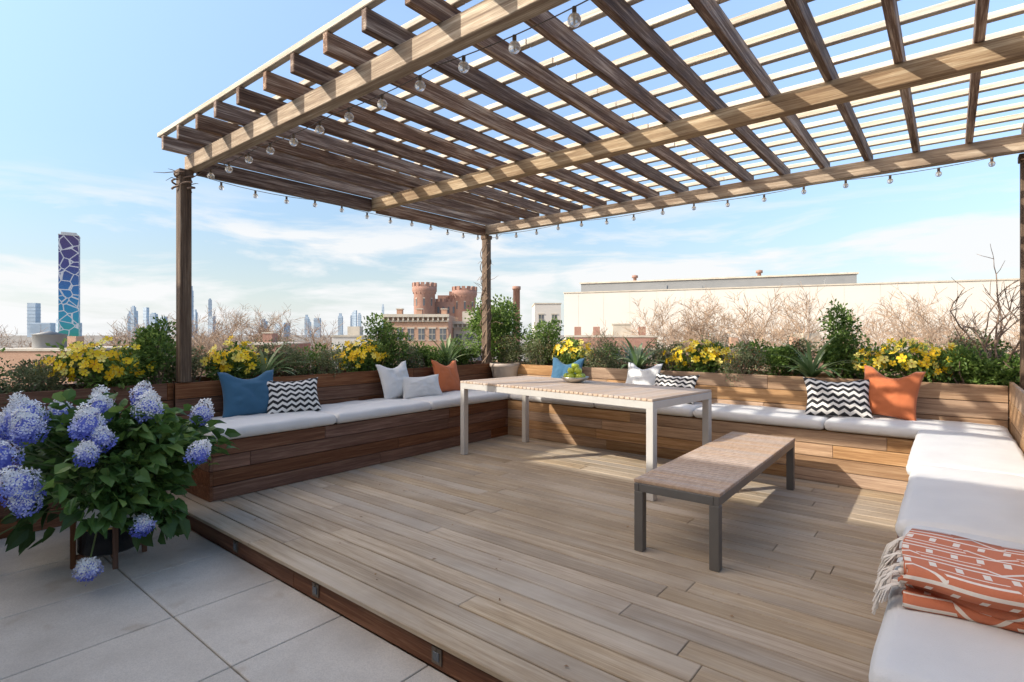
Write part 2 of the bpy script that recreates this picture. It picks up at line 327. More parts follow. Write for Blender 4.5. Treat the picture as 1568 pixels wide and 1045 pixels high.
# ------------------------------------------------------------------ benches
def faceboards(mb,axis,pos,th,a0,a1,z0,z1,nb,L=1.9,gap=.005):
    h=(z1-z0)/nb
    for k in range(nb):
        a=a0-random.uniform(0,L*.8)
        while a<a1:
            l=L*random.uniform(.75,1.3); s=max(a,a0); e=min(a+l-.002,a1)
            if e-s>.03:
                if axis=='x': mb.box(s,e,min(pos,pos+th),max(pos,pos+th),z0+k*h,z0+(k+1)*h-gap)
                else: mb.box(min(pos,pos+th),max(pos,pos+th),s,e,z0+k*h,z0+(k+1)*h-gap)
            a+=l
mb=MB()
faceboards(mb,'y',-4.44,-.025,1.79,5.40,.002,.462,4)
faceboards(mb,'x',1.79,-.025,-5.12,-4.44,.002,.462,4,L=3)
mb.box(-5.12,-4.47,1.80,5.40,.30,.459)
mb.build('left_bench',[benchY],bevel=.003)
mb=MB()
faceboards(mb,'x',5.385,.025,-4.465,-.23,.002,.45,4); mb.box(-5.12,.37,5.412,5.98,.30,.455)
mb.build('back_bench',[benchX],bevel=.003)
mb=MB()
faceboards(mb,'y',-.175,.025,2.69,5.36,.002,.45,4); faceboards(mb,'y',-.12,.025,1.47,2.685,.002,.45,4); mb.box(-.09,.36,1.48,5.40,.30,.455); faceboards(mb,'x',1.47,-.025,-.12,.37,-.13,.45,4)
mb.build('right_bench',[benchY],bevel=.003)
WT=.885
mb=MB()
faceboards(mb,'y',-5.155,.027,1.765,6.02,.462,WT,3,2.2); faceboards(mb,'y',-5.20,.027,-1.8,1.79,-.138,WT,7,2.4)
faceboards(mb,'y',-5.80,.03,-1.8,6.62,-.138,WT,6); faceboards(mb,'x',-1.83,.028,-5.8,-5.17,-.138,WT,6)
mb.box(-5.77,-5.201,-1.79,6.6,SOIL-.12,SOIL-.03,1,.5); mb.box(-5.19,-5.13,1.765,1.789,-.138,WT-.002)
mb.build('left_planter_box',[benchY,soilM],bevel=.003)
mb=MB()
faceboards(mb,'x',6.0,.027,-5.10,.37,.45,WT-.005,3,2.2); faceboards(mb,'x',6.65,.028,-5.8,1.05,-.138,WT,6); mb.box(-5.1,1.0,6.03,6.62,SOIL-.12,SOIL-.03,1,.5)
mb.build('back_planter_box',[benchX,soilM],bevel=.003)
mb=MB()
faceboards(mb,'y',.375,.027,1.4,5.998,.45,WT+.03,3,2.2); faceboards(mb,'y',1.0,.028,1.4,6.6,-.138,WT,6); faceboards(mb,'x',1.37,.028,.375,1.03,-.138,WT,6); mb.box(.404,.99,1.41,5.99,SOIL-.12,SOIL-.03,1,.5)
mb.build('right_planter_box',[benchX,soilM],bevel=.003)
# cushions
def lat(h,r): 
    q=[0,.3,.6,.85]; a=[-h+r*t for t in q]+list(np.linspace(-h+r,h-r,17))+[h-r*t for t in q[::-1]]; return a
def rbox(mb,x0,x1,y0,y1,z0,z1,r=.03,crown=.016,mat=0,seed=0,M=None,nz=.015):
    hx,hy,hz=(x1-x0)/2,(y1-y0)/2,(z1-z0)/2; A=[lat(hx,r),lat(hy,r),[-hz,-hz+r*.3,-hz+r,0,hz-r,hz-r*.3,hz]]
    c=Vector(((x0+x1)/2,(y0+y1)/2,(z0+z1)/2)); key={};V=[];F=[]
    def vid(p):
        k=tuple(round(t,5) for t in p)
        if k in key: return key[k]
        i=Vector((max(-hx+r,min(hx-r,p[0])),max(-hy+r,min(hy-r,p[1])),max(-hz+r,min(hz-r,p[2])))); d=Vector(p)-i
        q=i+d.normalized()*r if d.length>1e-7 else Vector(p)
        w=(1-(q.x/hx)**2)*(1-(q.y/hy)**2)
        if q.z>0: q.z+=crown*max(0,w)**.5+nz*(mnoise.noise(Vector((q.x*5+seed,q.y*5,seed)))+.4*mnoise.noise(Vector((q.x*13+seed,q.y*13,seed))))*max(0,w)**.3
        bul=.006*(1-(q.z/hz)**2 if abs(q.z)<hz else 0)+.006*mnoise.noise(Vector((q.x*9+seed,q.y*9,q.z*9))); q.x+=bul*(1 if q.x>0 else -1)*(abs(p[0])>hx-1e-6); q.y+=bul*(1 if q.y>0 else -1)*(abs(p[1])>hy-1e-6)
        q=q+c
        if M is not None: q=M@q
        key[k]=len(V); V.append(q); return key[k]
    for ax in range(3):
        u,v=(ax+1)%3,(ax+2)%3
        for sg in (-1,1):
            h=(hx,hy,hz)[ax]*sg
            for i in range(len(A[u])-1):
                for k in range(len(A[v])-1):
                    q=[]
                    for (a,b) in ((i,k),(i+1,k),(i+1,k+1),(i,k+1)):
                        p=[0,0,0];p[ax]=h;p[u]=A[u][a];p[v]=A[v][b]; q.append(vid(p))
                    F.append(q if sg>0 else q[::-1])
    mb.add(V,F,mat,smooth=True)
ci=0
def cushion(*a):
    global ci; ci+=1; mb=MB(); rbox(mb,*a,r=.035,seed=ci*3.1); mb.build('bench_cushion',[fabW])
CT=.548
for a,b in ((1.775,2.86),(2.868,4.03),(4.038,5.36)): cushion(-5.12,-4.405,a,b,.464,CT+.01)
for a,b in ((-5.11,-4.40),(-4.395,-3.17),(-3.162,-2.02),(-2.012,-.86),(-.852,.36)): cushion(a,b,5.37,5.985,.457,CT)
for x0,a,b in ((-.14,1.45,2.68),(-.17,2.688,3.93),(-.20,3.938,5.36)): cushion(x0,.365,a,b,.457,CT)
# ------------------------------------------------------------------ pillows
def pillow(name,mat,x,y,yaw,w,h,tilt=20,th=.16,chop=.03,roll=0):
    mb=MB(); n=26; V=[];uv=[];F=[]
    for side in (1,-1):
        for i in range(n+1):
            for k in range(n+1):
                a=-1+2*i/n; b=-1+2*k/n
                e=(max(0,1-abs(a)**2.4)*max(0,1-abs(b)**2.4))**.6
                px=a*w/2*(1-.12*(1-b*b)) ; pz=b*h/2*(1-.11*(1-a*a))
                if b>0: pz-=chop*b*b*max(0,1-(a*1.5)**2)
                py=-side*th/2*e*(1+.22*mnoise.noise(Vector((a*2.2+x*5,b*2.2+y*7,side)))+.15*mnoise.noise(Vector((a*5+x*5,b*5+y*7,side))))
                V.append(Vector((px,py,pz))); uv.append((i/n,k/n))
    off=(n+1)**2
    for i in range(n):
        for k in range(n):
            a=i*(n+1)+k; q=[a,a+n+1,a+n+2,a+1]; F.append(q); F.append([t+off for t in q[::-1]])
    zc=.556+h/2*math.cos(math.radians(tilt))*.95+ (abs(math.sin(math.radians(roll)))*w*.3)
    M=Matrix.Translation((x,y,zc))@Matrix.Rotation(math.radians(yaw),4,'Z')@Matrix.Rotation(math.radians(-tilt),4,'X')@Matrix.Rotation(math.radians(roll),4,'Y')
    mb.add([M@p for p in V],F,0,uv=uv,smooth=True); o=mb.build(name,[mat]); wl=o.modifiers.new('w','WELD'); wl.merge_threshold=.001
pillow('blue_throw_pillow',fabB,-4.98,2.32,84,.50,.44,18,chop=.06)
pillow('chevron_throw_pillow',fabC,-4.86,2.68,80,.53,.35,22,.13,.01)
pillow('white_throw_pillow',fabG,-4.98,4.0,88,.44,.44,18,chop=.05,roll=-4)
pillow('white_lumbar_pillow',fabW,-4.84,4.27,82,.58,.29,24,.13,.01)
pillow('orange_throw_pillow',fabO,-4.99,4.83,92,.46,.44,18,chop=.06,roll=3)
pillow('blue_throw_pillow',fabB,-3.86,5.86,0,.50,.47,16,chop=.07)
pillow('white_throw_pillow',fabG,-2.80,5.86,-8,.48,.44,18,chop=.06)
pillow('chevron_throw_pillow',fabC,-2.38,5.77,-6,.55,.34,24,.13,.01)
pillow('chevron_throw_pillow',fabC,-.80,5.70,14,.55,.38,24,.14,.02)
pillow('orange_throw_pillow',fabO,-.42,5.83,-10,.47,.46,16,roll=5,chop=.07)
# ------------------------------------------------------------------ table & bench
def table(name,cx,cy,rot,L,Wd,z,leg,apr,mats):
    e=bpy.data.objects.new(name,None); scene.collection.objects.link(e); e.location=(cx,cy,0); e.rotation_euler=(0,0,math.radians(rot))
    mb=MB(); hx,hy=L/2,Wd/2; top=z-.022
    for sx in (-1,1):
        for sy in (-1,1):
            x=sx*(hx-leg/2); y=sy*(hy-leg/2); mb.box(x-leg/2,x+leg/2,y-leg/2,y+leg/2,0.001,top-apr)
    for sy in (-1,1): mb.box(-hx,hx,sy*hy-(.03 if sy>0 else 0),sy*hy+(.03 if sy<0 else 0),top-apr,top)
    for sx in (-1,1): mb.box(sx*hx-(.03 if sx>0 else 0),sx*hx+(.03 if sx<0 else 0),-hy+.031,hy-.031,top-apr,top)
    fr=mb.build('frame',[mats[0]],bevel=.003,loc=False); fr.parent=e
    mb=MB(); pitch=.052; n=int(L/pitch) ; p=L/n
    for i in range(n): mb.box(-hx+i*p+.003,-hx+(i+1)*p-.003,-hy-.004,hy+.004,top+.001,z)
    sl=mb.build('slats',[mats[1]],bevel=.003,loc=False); sl.parent=e
    mb=MB()
    for sx in (-1,1):
        for sy in (-1,1):
            x=sx*(hx-leg/2);y=sy*(hy-leg/2); mb.box(x-leg/2+.004,x+leg/2-.004,y-leg/2+.004,y+leg/2-.004,0.0,.0009)
    f=mb.build('feet',[wire],loc=False); f.parent=e
    return e
table('outdoor_dining_table',-2.90,4.57,-6.0,2.34,1.02,.795,.062,.06,(metalL,tabW))
table('outdoor_dining_bench',-1.245,4.0,91.0,2.02,.50,.43,.055,.05,(metalD,benW))
mb=MB(); bx,by,bz=-3.05,4.80,.796
prof=[(.001,.006),(.06,.006),(.11,.03),(.148,.06),(.152,.06),(.114,.024),(.062,0),(.001,0)]
mb.lathe(prof,(bx,by,bz),28,0); mb.build('fruit_bowl',[plain('bowl_metal',(.40,.38,.34),.3,.6)])
for (dx,dy,dz) in ((-.07,-.035,.058),(.0,-.08,.058),(.075,-.03,.058),(.05,.055,.058),(-.04,.06,.058),(-.03,-.02,.122),(.05,-.015,.125),(.005,.05,.122),(.012,-.01,.168)):
    mb=MB(); r=.042; pr=[]
    for i in range(13):
        a=math.pi*i/12; rr=r*math.sin(a)*(1+.1*math.cos(a)*-1); zz=-r*.93*math.cos(a); 
        if i>9: zz-=.006*(i-9)
        pr.append((max(rr,.0005),zz))
    M=Matrix.Rotation(random.uniform(-.5,.5),4,'X')@Matrix.Rotation(random.uniform(-.5,.5),4,'Y')
    mb.lathe(pr,(bx+dx,by+dy,bz+dz),16,0,M=M); mb.tube([Vector((bx+dx,by+dy,bz+dz))+M@Vector((0,0,.022)),Vector((bx+dx,by+dy,bz+dz))+M@Vector((.004,0,.042))],.0018,5,1); mb.build('green_apple',[apple,bark])
# ------------------------------------------------------------------ throw blanket
e=bpy.data.objects.new('folded_throw_blanket',None); scene.collection.objects.link(e)
mb=MB(); yb=2.17
for li,(r,zc,yf) in enumerate(((.015,CT+.030,1.825),(.015,CT+.060,1.84),(.023,CT+.097,1.815),(.009,CT+.097,1.85),(.004,CT+.030,1.85),(.004,CT+.060,1.865))):
    path=[(yb,zc-r)]
    for t in np.linspace(0,1,9)[1:]: path.append((yb+(yf-yb)*t,zc-r))
    for a in np.linspace(0,math.pi,11)[1:]: path.append((yf-math.sin(a)*r*1.15,zc-math.cos(a)*r))
    for t in np.linspace(0,1,9)[1:]: path.append((yf+(yb-yf)*t,zc+r))
    X=np.linspace(-.10,.355,30); V=[];uv=[];F=[]; s=0; S=[0]
    for i in range(1,len(path)): s+=math.dist(path[i],path[i-1]); S.append(s)
    for ix,x in enumerate(X):
        for i,(yy,zz) in enumerate(path):
            fr_=1 if 8<i<19 else .5
            nn=mnoise.noise(Vector((x*6,yy*5,li*2.3)))*.016+mnoise.noise(Vector((x*3+5,zz*8,li)))*.014
            V.append((x+(li%3)*.006*math.sin(i*.5),yy+nn*1.4*fr_+(x-.1)*-.03+.012*math.sin(x*11+li*2),max(CT+.018,zz+nn*.4+.006*math.sin(x*8+1)*(zc-CT)*8))); uv.append((x*2+li*.21,S[i]*1.5+li*.37))
    P=len(path)
    for ix in range(len(X)-1):
        for i in range(P-1): a=ix*P+i; F.append([a,a+P,a+P+1,a+1])
    mb.add(V,F,0,uv=uv,smooth=True)
o=mb.build('folded_cloth',[throwM],solid=.011,loc=False); o.parent=e
mb=MB()
for k in range(12):
    y0=1.83+k*.031; z0=CT+.02+(.075 if k%2 else .035)+random.uniform(-.01,.01); x0=-.098
    mb.sphere((x0-.008,y0,z0),.010,8,0); ln=random.uniform(.8,1.0); yd=random.gauss(0,.012)
    for s_ in range(34):
        dy=random.gauss(0,.006)+yd;dx=random.uniform(-.080,-.045)*ln; ze=CT-.01+random.uniform(-.02,.04) if dx<-.062 else CT+.012
        mb.tube([(x0-.01,y0,z0),(x0-.028,y0+dy*.6,z0-.006),(x0+dx*.8,y0+dy,(z0+ze)/2+.006),(x0+dx,y0+dy*1.5,ze)],[.003,.0026,.0024,.002],4,0,cap=False)
o=mb.build('tassels',[tasselM],loc=False); o.parent=e
# ------------------------------------------------------------------ pergola
e=bpy.data.objects.new('wooden_pergola',None); scene.collection.objects.link(e)
mb=MB()
for y in (1.90,3.82,5.76): mb.box(-5.18,.62,y-.045,y+.045,2.72,2.845,0)
o=mb.build('beams',[pgX],bevel=.004,loc=False); o.parent=e
mb=MB()
x=-5.115
while x<.62:
    mb.box(x-.022,x+.022,1.66+random.uniform(-.01,.01),6.02,2.847,2.965+random.uniform(-.004,0),0); x+=.349
for xx in (-5.15,.5):
    for ya,yb2 in ((1.947,3.773),(3.867,5.713)): mb.box(xx-.03,xx+.03,ya,yb2,2.70,2.84,0)
o=mb.build('rafters',[pgY],bevel=.004,loc=False); o.parent=e
mb=MB(); y=1.68
while y<6.02:
    a_=random.uniform(-.004,.004)
    mb.box(-5.22+random.uniform(-.02,.02),-1.9,y-.022+a_,y+.022+a_,2.967,3.005,0); mb.box(-1.897,.66,y-.022-a_,y+.022-a_,2.967,3.005,0); y+=.27
o=mb.build('battens',[pgBat],bevel=.003,loc=False); o.parent=e
mb=MB()
for (x,y) in ((-5.15,1.84),(-5.18,5.80),(.48,5.85),(.52,1.9)):
    mb.box(x-.05,x+.05,y-.045,y+.045,WT if (x<0 and y<3) else -.13,2.718,0)
    mb.box(x-.062,x+.062,y-.057,y+.057,2.66,2.715,0)
o=mb.build('posts',[pgZ],bevel=.005,loc=False); o.parent=e
# ------------------------------------------------------------------ string lights
mb=MB()
def string(pts,nb,sag=.05,R=.026):
    for i in range(len(pts)-1):
        a,b=Vector(pts[i]),Vector(pts[i+1]); q=[]
        for t in np.linspace(0,1,9):
            p=a.lerp(b,t); p.z-=sag*4*t*(1-t); q.append(p)
        mb.tube(q,.003,5,0)
        for t in [(k+.5)/nb for k in range(nb)]:
            p=a.lerp(b,t); p.z-=sag*4*t*(1-t)
            mb.tube([p,p-Vector((0,0,.03))],.010,8,0)
            c=p-Vector((0,0,.03+R*.9)); mb.sphere(c,R,14,1); mb.tube([c+Vector((0,0,R*.95)),c-Vector((0,0,R*.4))],.004,5,2)
string([(-5.1,1.97,2.725),(-4.1,1.99,2.735),(-3.1,1.99,2.73),(-2.1,1.99,2.735),(-1.1,1.99,2.73),(-.1,1.99,2.735),(.5,1.97,2.73)],3,.02,.030)
string([(-5.09,1.97,2.68),(-5.09,3.2,2.70),(-5.09,4.5,2.70),(-5.12,5.7,2.70)],4,.035,.023)
string([(-5.05,5.68,2.70),(-3.7,5.70,2.71),(-2.3,5.70,2.71),(-.9,5.7,2.71),(.42,5.70,2.71)],4,.035,.023)
mb.build('string_lights',[wireB,glassB,fil])
def vine(x,y,z0,z1,name,turns=3,seed=0,nt_=26):
    mb=MB(); random.seed(seed)
    for s_ in range(3):
        ph=s_*2.1; pts=[]
        for i in range(40):
            t=i/39; a=ph+t*turns*6.28; rr=.07+.02*math.sin(t*17+s_); pts.append((x+math.cos(a)*rr,y+math.sin(a)*rr,z0+(z1-z0)*t))
        mb.tube(pts,[.010*(1-.5*i/39) for i in range(40)],5,0)
    for i in range(nt_):
        z=random.uniform(z0+(z1-z0)*.2,z1); a=random.uniform(0,6.28); l=random.uniform(.06,.2); p=Vector((x,y,z))+Vector((math.cos(a),math.sin(a),0))*.06; d=Vector((math.cos(a),math.sin(a),random.uniform(-.4,.9))).normalized()
        q=[p,p+d*l*.5+Vector((0,0,random.uniform(-.02,.03))),p+d*l+Vector((random.uniform(-.04,.04),0,random.uniform(-.05,.05)))]; mb.tube(q,[.004,.003,.0015],4,0)
    mb.build(name,[vineM])
vine(-5.18,5.80,.85,2.7,'climbing_vine',3,3); vine(-5.15,1.84,2.55,2.70,'climbing_vine',1,5,7)
def bush(name,x,y,z,h,seed):
    random.seed(seed); mb=MB()
    def g(p,d,l,r,lv):
        q=[p]
        for i in range(3):
            d=(d+Vector((random.gauss(0,.16),random.gauss(0,.16),random.gauss(0,.10)))).normalized(); q.append(q[-1]+d*l/3)
        mb.tube(q,[r,r*.85,r*.7,r*.5],5,0)
        if lv>0:
            for i in range(3): g(q[random.choice([1,2,3])],(d+Vector((random.gauss(0,.6),random.gauss(0,.6),random.gauss(.15,.3)))).normalized(),l*.62,r*.6,lv-1)
    for i in range(5): g(Vector((x+random.uniform(-.1,.1),y+random.uniform(-.08,.08),z)),Vector((random.gauss(-.15,.3),random.gauss(0,.2),1)).normalized(),h*.5,.013,3)
    mb.build(name,[vineM])
bush('bare_shrub',.36,6.3,SOIL-.04,1.2,4)
random.seed(21)
# ------------------------------------------------------------------ planting
B='boxwood_shrub';S_='heather_shrub'
shrub(S_,-5.36,.84,.26,.28,1.12,2900,lfSage,.024,.014,zb=.64); shrub(S_,-5.4,.42,.22,.24,1.12,1600,lfSage,.022,.013)
yellow(-5.36,1.30,.26,.36,1.21,90); shrub(B,-5.48,1.72,.25,.28,1.46,3000)
shrub(S_,-5.5,2.05,.2,.2,1.2,1200,lfSage,.024,.014)
yellow(-5.38,2.37,.22,.30,1.22,60); blades(-5.42,2.68,30,.48); shrub(S_,-5.46,2.98,.24,.24,1.20,2200,lfSage,.024,.014)
shrub(S_,-5.26,3.30,.22,.2,1.26,2600,lfSage,.024,.014,zb=.66); yellow(-5.36,3.78,.23,.36,1.21,70); shrub(B,-5.47,4.2,.3,.38,1.56,3600)
shrub(S_,-5.35,4.5,.2,.2,1.14,1200,lfSage,.024,.014); shrub(B,-5.45,4.88,.26,.32,1.24,2000); blades(-5.42,5.25,30,.52); shrub(B,-5.45,5.6,.25,.28,1.28,1900)
shrub(B,-5.30,6.22,.54,.47,1.92,7000,L=.048,W=.033,k=26,cr=.37)
shrub(S_,-5.0,6.08,.30,.18,1.34,2300,lfSage,.024,.014,zb=.86); shrub(B,-4.5,6.32,.36,.26,1.60,3600)
shrub(S_,-4.50,6.12,.28,.16,1.28,1900,lfSage,.024,.014,zb=.76)
yellow(-3.98,6.20,.30,.2,1.22,58); shrub(S_,-3.5,6.18,.34,.22,1.29,2900,lfSage,.024,.014,zb=.74); blades(-3.03,6.20,34,.52); shrub(S_,-2.66,6.30,.28,.22,1.30,2000,lfSage,.024,.014)
yellow(-2.25,6.18,.38,.2,1.21,84); shrub(S_,-1.74,6.08,.30,.2,1.25,3400,lfSage,.024,.014,zb=.60); shrub(B,-1.38,6.22,.26,.22,1.22,2000)
blades(-1.09,6.14,38,.52); shrub(B,-.86,6.34,.33,.25,1.56,3700); yellow(-.28,6.18,.42,.2,1.21,110); shrub(S_,.18,6.42,.36,.18,1.32,2300,lfSage,.024,.014)
shrub(B,.08,6.16,.28,.16,1.16,2400); shrub(B,.50,6.16,.32,.22,1.18,2600); shrub(S_,.7,5.4,.24,.4,1.15,1500,lfSage,.022,.013); shrub(B,.75,4.4,.2,.4,1.2,1500)
# fuller back row so the planting reads as a continuous band
yy_=.1; k=0
while yy_<5.9:
    if k%2: shrub(B,-5.60,yy_,.16,.30,random.uniform(1.10,1.26),1100)
    else: shrub(S_,-5.60,yy_,.16,.30,random.uniform(1.12,1.30),1300,lfSage,.026,.016)
    yy_+=.46; k+=1
xx_=-4.6
while xx_<.9:
    if k%2: shrub(B,xx_,6.50,.32,.13,random.uniform(1.12,1.30),1200)
    else: shrub(S_,xx_,6.50,.32,.13,random.uniform(1.14,1.34),1400,lfSage,.026,.016)
    xx_+=.48; k+=1
mb=MB(); mb.lathe([(.001,.0),(.15,.0),(.20,.24),(.215,.24),(.215,.29),(.195,.29),(.19,.25),(.001,.25)],(-4.92,5.90,.60),28,0); mb.build('corner_plant_pot',[terra])
# ------------------------------------------------------------------ hydrangea
hx,hy=-4.165,1.06
mb=MB(); mb.lathe([(.001,-.06),(.150,-.06),(.165,-.045),(.165,.10),(.166,.10),(.166,.112),(.165,.112),(.165,.24),(.15,.24),(.15,.18),(.001,.18)],(hx,hy,0),36,mats=[1,1,1,1,2,2,0,0,0,3])
mb.build('plant_pot',[cream,blackG,gold,soilM])
mb=MB()
for k in range(4):
    a=math.radians(-6+90*k); M=Matrix.Translation((hx,hy,0))@Matrix.Rotation(a,4,'Z'); mb.box(.171,.198,-.014,.014,-.1395,.15,0,M=M)
    mb.box(.0,.17,-.012,.012,-.088,-.0625,0,M=M@Matrix.Translation((0,0,-.0005*k)))
mb.build('plant_stand',[standW],bevel=.003)
e=bpy.data.objects.new('hydrangea_plant',None); scene.collection.objects.link(e); e.location=(hx,hy,0)
RV=Vector((math.cos(YAW),math.sin(YAW),0)); FV=Vector((-math.sin(YAW),math.cos(YAW),0))
mb=MB(); n=2900
P,D,r=clumpy(n,(0,0,.42),(.64,.63,.51),46,.30)
lat_=P[:,0]*RV.x+P[:,1]*RV.y; rad_=np.hypot(P[:,0],P[:,1])
keep=~((np.abs(lat_)<.22)&(P[:,2]<.34-.02*rng.random(n))) & (P[:,2]>-.08) & ~((rad_<.27)&(P[:,2]<.25))
P=P[keep];D=D[keep];r=r[keep];n=len(P)
out=P-np.array([0,0,.25]); D=unit(out)*1.0+rng.normal(size=(n,3))*.5+np.array([0,0,.05])
leaves(mb,P,D,rng.uniform(.075,.125,n),rng.uniform(.055,.09,n),0,r,big=True,droop=.4)
for i in range(46):
    q=P[rng.integers(0,n)]; b=Vector((random.uniform(-.08,.08),random.uniform(-.08,.08),.18)); e2=Vector(q); m=b.lerp(e2,.5)+Vector((0,0,.12)); mb.tube([b,b.lerp(m,.6)+Vector((0,0,.03)),m,e2],[.006,.005,.005,.003],5,1,.3)
o=mb.build('foliage',[lfDark,plain('green_stem',(.12,.16,.05),.6)],loc=False); o.parent=e
mb=MB()
heads=[(-.25,.83,-.32,.092),(-.17,.77,-.40,.08),(.14,.78,-.36,.082),(-.42,.70,-.40,.09),(-.35,.77,-.30,.07),(-.20,.64,-.55,.094),(-.27,.56,-.56,.07),(-.03,.50,-.60,.088),(.0,.42,-.60,.065),(-.62,.60,-.28,.08),(-.55,.70,-.15,.072),(-.64,.36,-.28,.07),(-.63,.02,-.30,.075),(.30,.84,-.08,.075),(.22,.0,-.46,.06),(.40,.18,-.28,.058),(.58,.55,-.02,.065),(.02,.84,-.12,.07),(.14,.90,.10,.065),(-.1,.86,.05,.07),(-.44,.78,.15,.07),(.22,.64,-.47,.055),(.36,.74,.4,.07),(-.1,.78,.45,.07),(-.35,.55,.5,.07),(.1,.5,.6,.07),(-.48,.56,-.42,.07),(.22,.70,-.36,.06)]
for (s_,z,t,R_) in heads:
    c=RV*s_+FV*t+Vector((0,0,z)); tip=(c-Vector((0,0,.35))).normalized()+Vector((0,0,1.1)); tip.normalize(); qt=tip.to_track_quat('Z','Y')
    mb.tube([Vector((0,0,.2)),(c*.5+Vector((0,0,.2))),c],[.006,.005,.004],5,1,.3)
    mb.sphere(c,R_*.66,14,0,.25,(1,1,1.12))
    nfl=int(200*(R_/.1)**1.5); lob=random.random()*9; tn=random.uniform(-.08,.20)
    for i in range(nfl):
        zz=1-1.85*(i+.5)/nfl; ph=i*2.39996; rr=math.sqrt(max(0,1-zz*zz)); d=Vector((math.cos(ph)*rr,math.sin(ph)*rr,zz))
        con=1.02-.38*max(0,zz)
        bl=1+.07*random.uniform(-1,1)+.32*mnoise.noise(d*2.2+Vector((lob,0,0))); p=c+qt@Vector((d.x*R_*.92*bl*con,d.y*R_*.92*bl*con,d.z*R_*1.3*bl)); nr=(qt@d+Vector((random.gauss(0,.4),random.gauss(0,.4),random.gauss(0,.4)))).normalized(); q=nr.to_track_quat('Z','Y')
        s=random.uniform(.013,.020); V=[];F=[];a0=random.random()*6
        for j_ in range(4):
            a=a0+j_*1.5708; o_=len(V)
            for (ra,da,h_) in ((0.0,0,0),(.78,-.50,.12),(1.08,0,.30),(.78,.50,.12)): V.append(p+q@Vector((math.cos(a+da)*ra*s,math.sin(a+da)*ra*s,h_*s)))
            F.append([o_,o_+1,o_+2,o_+3])
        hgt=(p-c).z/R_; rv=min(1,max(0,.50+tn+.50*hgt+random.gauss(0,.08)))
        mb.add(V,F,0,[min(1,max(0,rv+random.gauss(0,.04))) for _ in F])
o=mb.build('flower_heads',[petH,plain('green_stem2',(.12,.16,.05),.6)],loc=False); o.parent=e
# ------------------------------------------------------------------ surroundings
def site(t,s,z=0): return Vector((-math.sin(YAW)*t+math.cos(YAW)*s, math.cos(YAW)*t+math.sin(YAW)*s, z))
G=-15.0
mb=MB(); R_=9000; mb.add([(R_*math.cos(a),R_*math.sin(a),G) for a in np.linspace(0,2*math.pi,49)[:-1]],[list(range(48))]); mb.build('ground',[groundM])
def facade(mb,M,w,d,h,z0,floors,cols,cornice=True,top_par=.6,ww=.9,wh=1.6,mats=(0,1,2)):
    mb.box(0,w,0,d,z0,h,mats[0],.5,M); fh=(h-z0-1.0)/floors; cw=w/cols
    for f in range(floors):
        for c in range(cols):
            xc=(c+.5)*cw; zb=z0+f*fh+fh*.28
            mb.box(xc-ww/2-.12,xc+ww/2+.12,-.10,.02,zb-.12,zb,mats[1],.5,M); mb.box(xc-ww/2-.12,xc+ww/2+.12,-.10,.02,zb+wh,zb+wh+.2,mats[1],.5,M)
            mb.box(xc-ww/2,xc+ww/2,-.03,.01,zb+.001,zb+wh-.001,mats[2],.5,M); mb.box(xc-.03,xc+.03,-.06,-.031,zb+.001,zb+wh-.001,mats[1],.5,M); mb.box(xc-ww/2,xc+ww/2,-.07,-.032,zb+wh/2-.04,zb+wh/2+.04,mats[1],.5,M)
    if cornice:
        mb.box(-.15,w+.15,-.55,-.001,h-.35,h+.08,mats[1],.5,M); mb.box(-.05,w+.05,-.3,-.002,h-1.0,h-.85,mats[1],.5,M)
        nb=int(w/.7)
        for i in range(nb+1): x=i*w/nb; mb.box(x-.12,x+.12,-.42,-.003,h-.84,h-.352,mats[1],.5,M)
def place(t,s,ang): return Matrix.Translation(site(t,s))@Matrix.Rotation(YAW+math.radians(ang),4,'Z')
mb=MB(); M=place(78,-18.5,0); facade(mb,M,9.3,14,4.1,G,5,6); 
for x in (1.2,4.2,7.9): mb.box(x,x+.8,3,4,4.1,5.0,0,.5,M); mb.box(x-.1,x+.9,2.9,4.1,5.0,5.15,1,.5,M)
mb.build('brick_rowhouse',[brickT,stoneC,glassD])
mb=MB(); M=place(84,-9.1,0); facade(mb,M,5.0,14,3.2,G,5,3); mb.box(1,3,4,7,3.2,5.0,0,.5,M); mb.build('stone_rowhouse',[stoneC,stoneC,glassD])
mb=MB(); M=place(95,4,0); facade(mb,M,4.6,12,6.6,G,6,2,False); mb.box(-.1,4.7,-.1,12.1,6.6,6.8,1,.5,M); mb.build('white_apartment_building',[whiteW,stoneC,glassD])
mb=MB(); M=place(70,7.0,-8); facade(mb,M,11.5,16,.9,G,5,8,False); mb.box(-.1,11.6,-.1,16.1,.9,1.15,1,.5,M)
for x in (1,3.5,9.5): mb.box(x,x+.9,3,4,1.15,2.3,0,.5,M)
mb.box(6.2,8.6,5,8,1.15,2.6,1,.5,M); mb.box(6.1,8.7,4.9,8.1,2.6,2.75,1,.5,M); mb.build('brick_rowhouse',[brickR,stoneC,glassD])
mb=MB(); M=place(60,-20,4); facade(mb,M,5,12,1.0,G,5,3,False); mb.box(-.1,5.1,-.1,12.1,1.0,1.2,1,.5,M); mb.box(1,2.4,3,5,1.2,2.2,1,.5,M); mb.build('white_rowhouse',[whiteW,stoneC,glassD])
mb=MB(); M=place(65,-33,4); facade(mb,M,5,12,.0,G,5,3,False); mb.box(-.1,5.1,-.1,12.1,.0,.2,1,.5,M); mb.box(1,2.2,5,7,.2,1.4,0,.5,M); mb.box(.9,2.3,4.9,7.1,1.4,1.55,1,.5,M)
mb.build('brick_rowhouse',[brickR,stoneC,glassD])
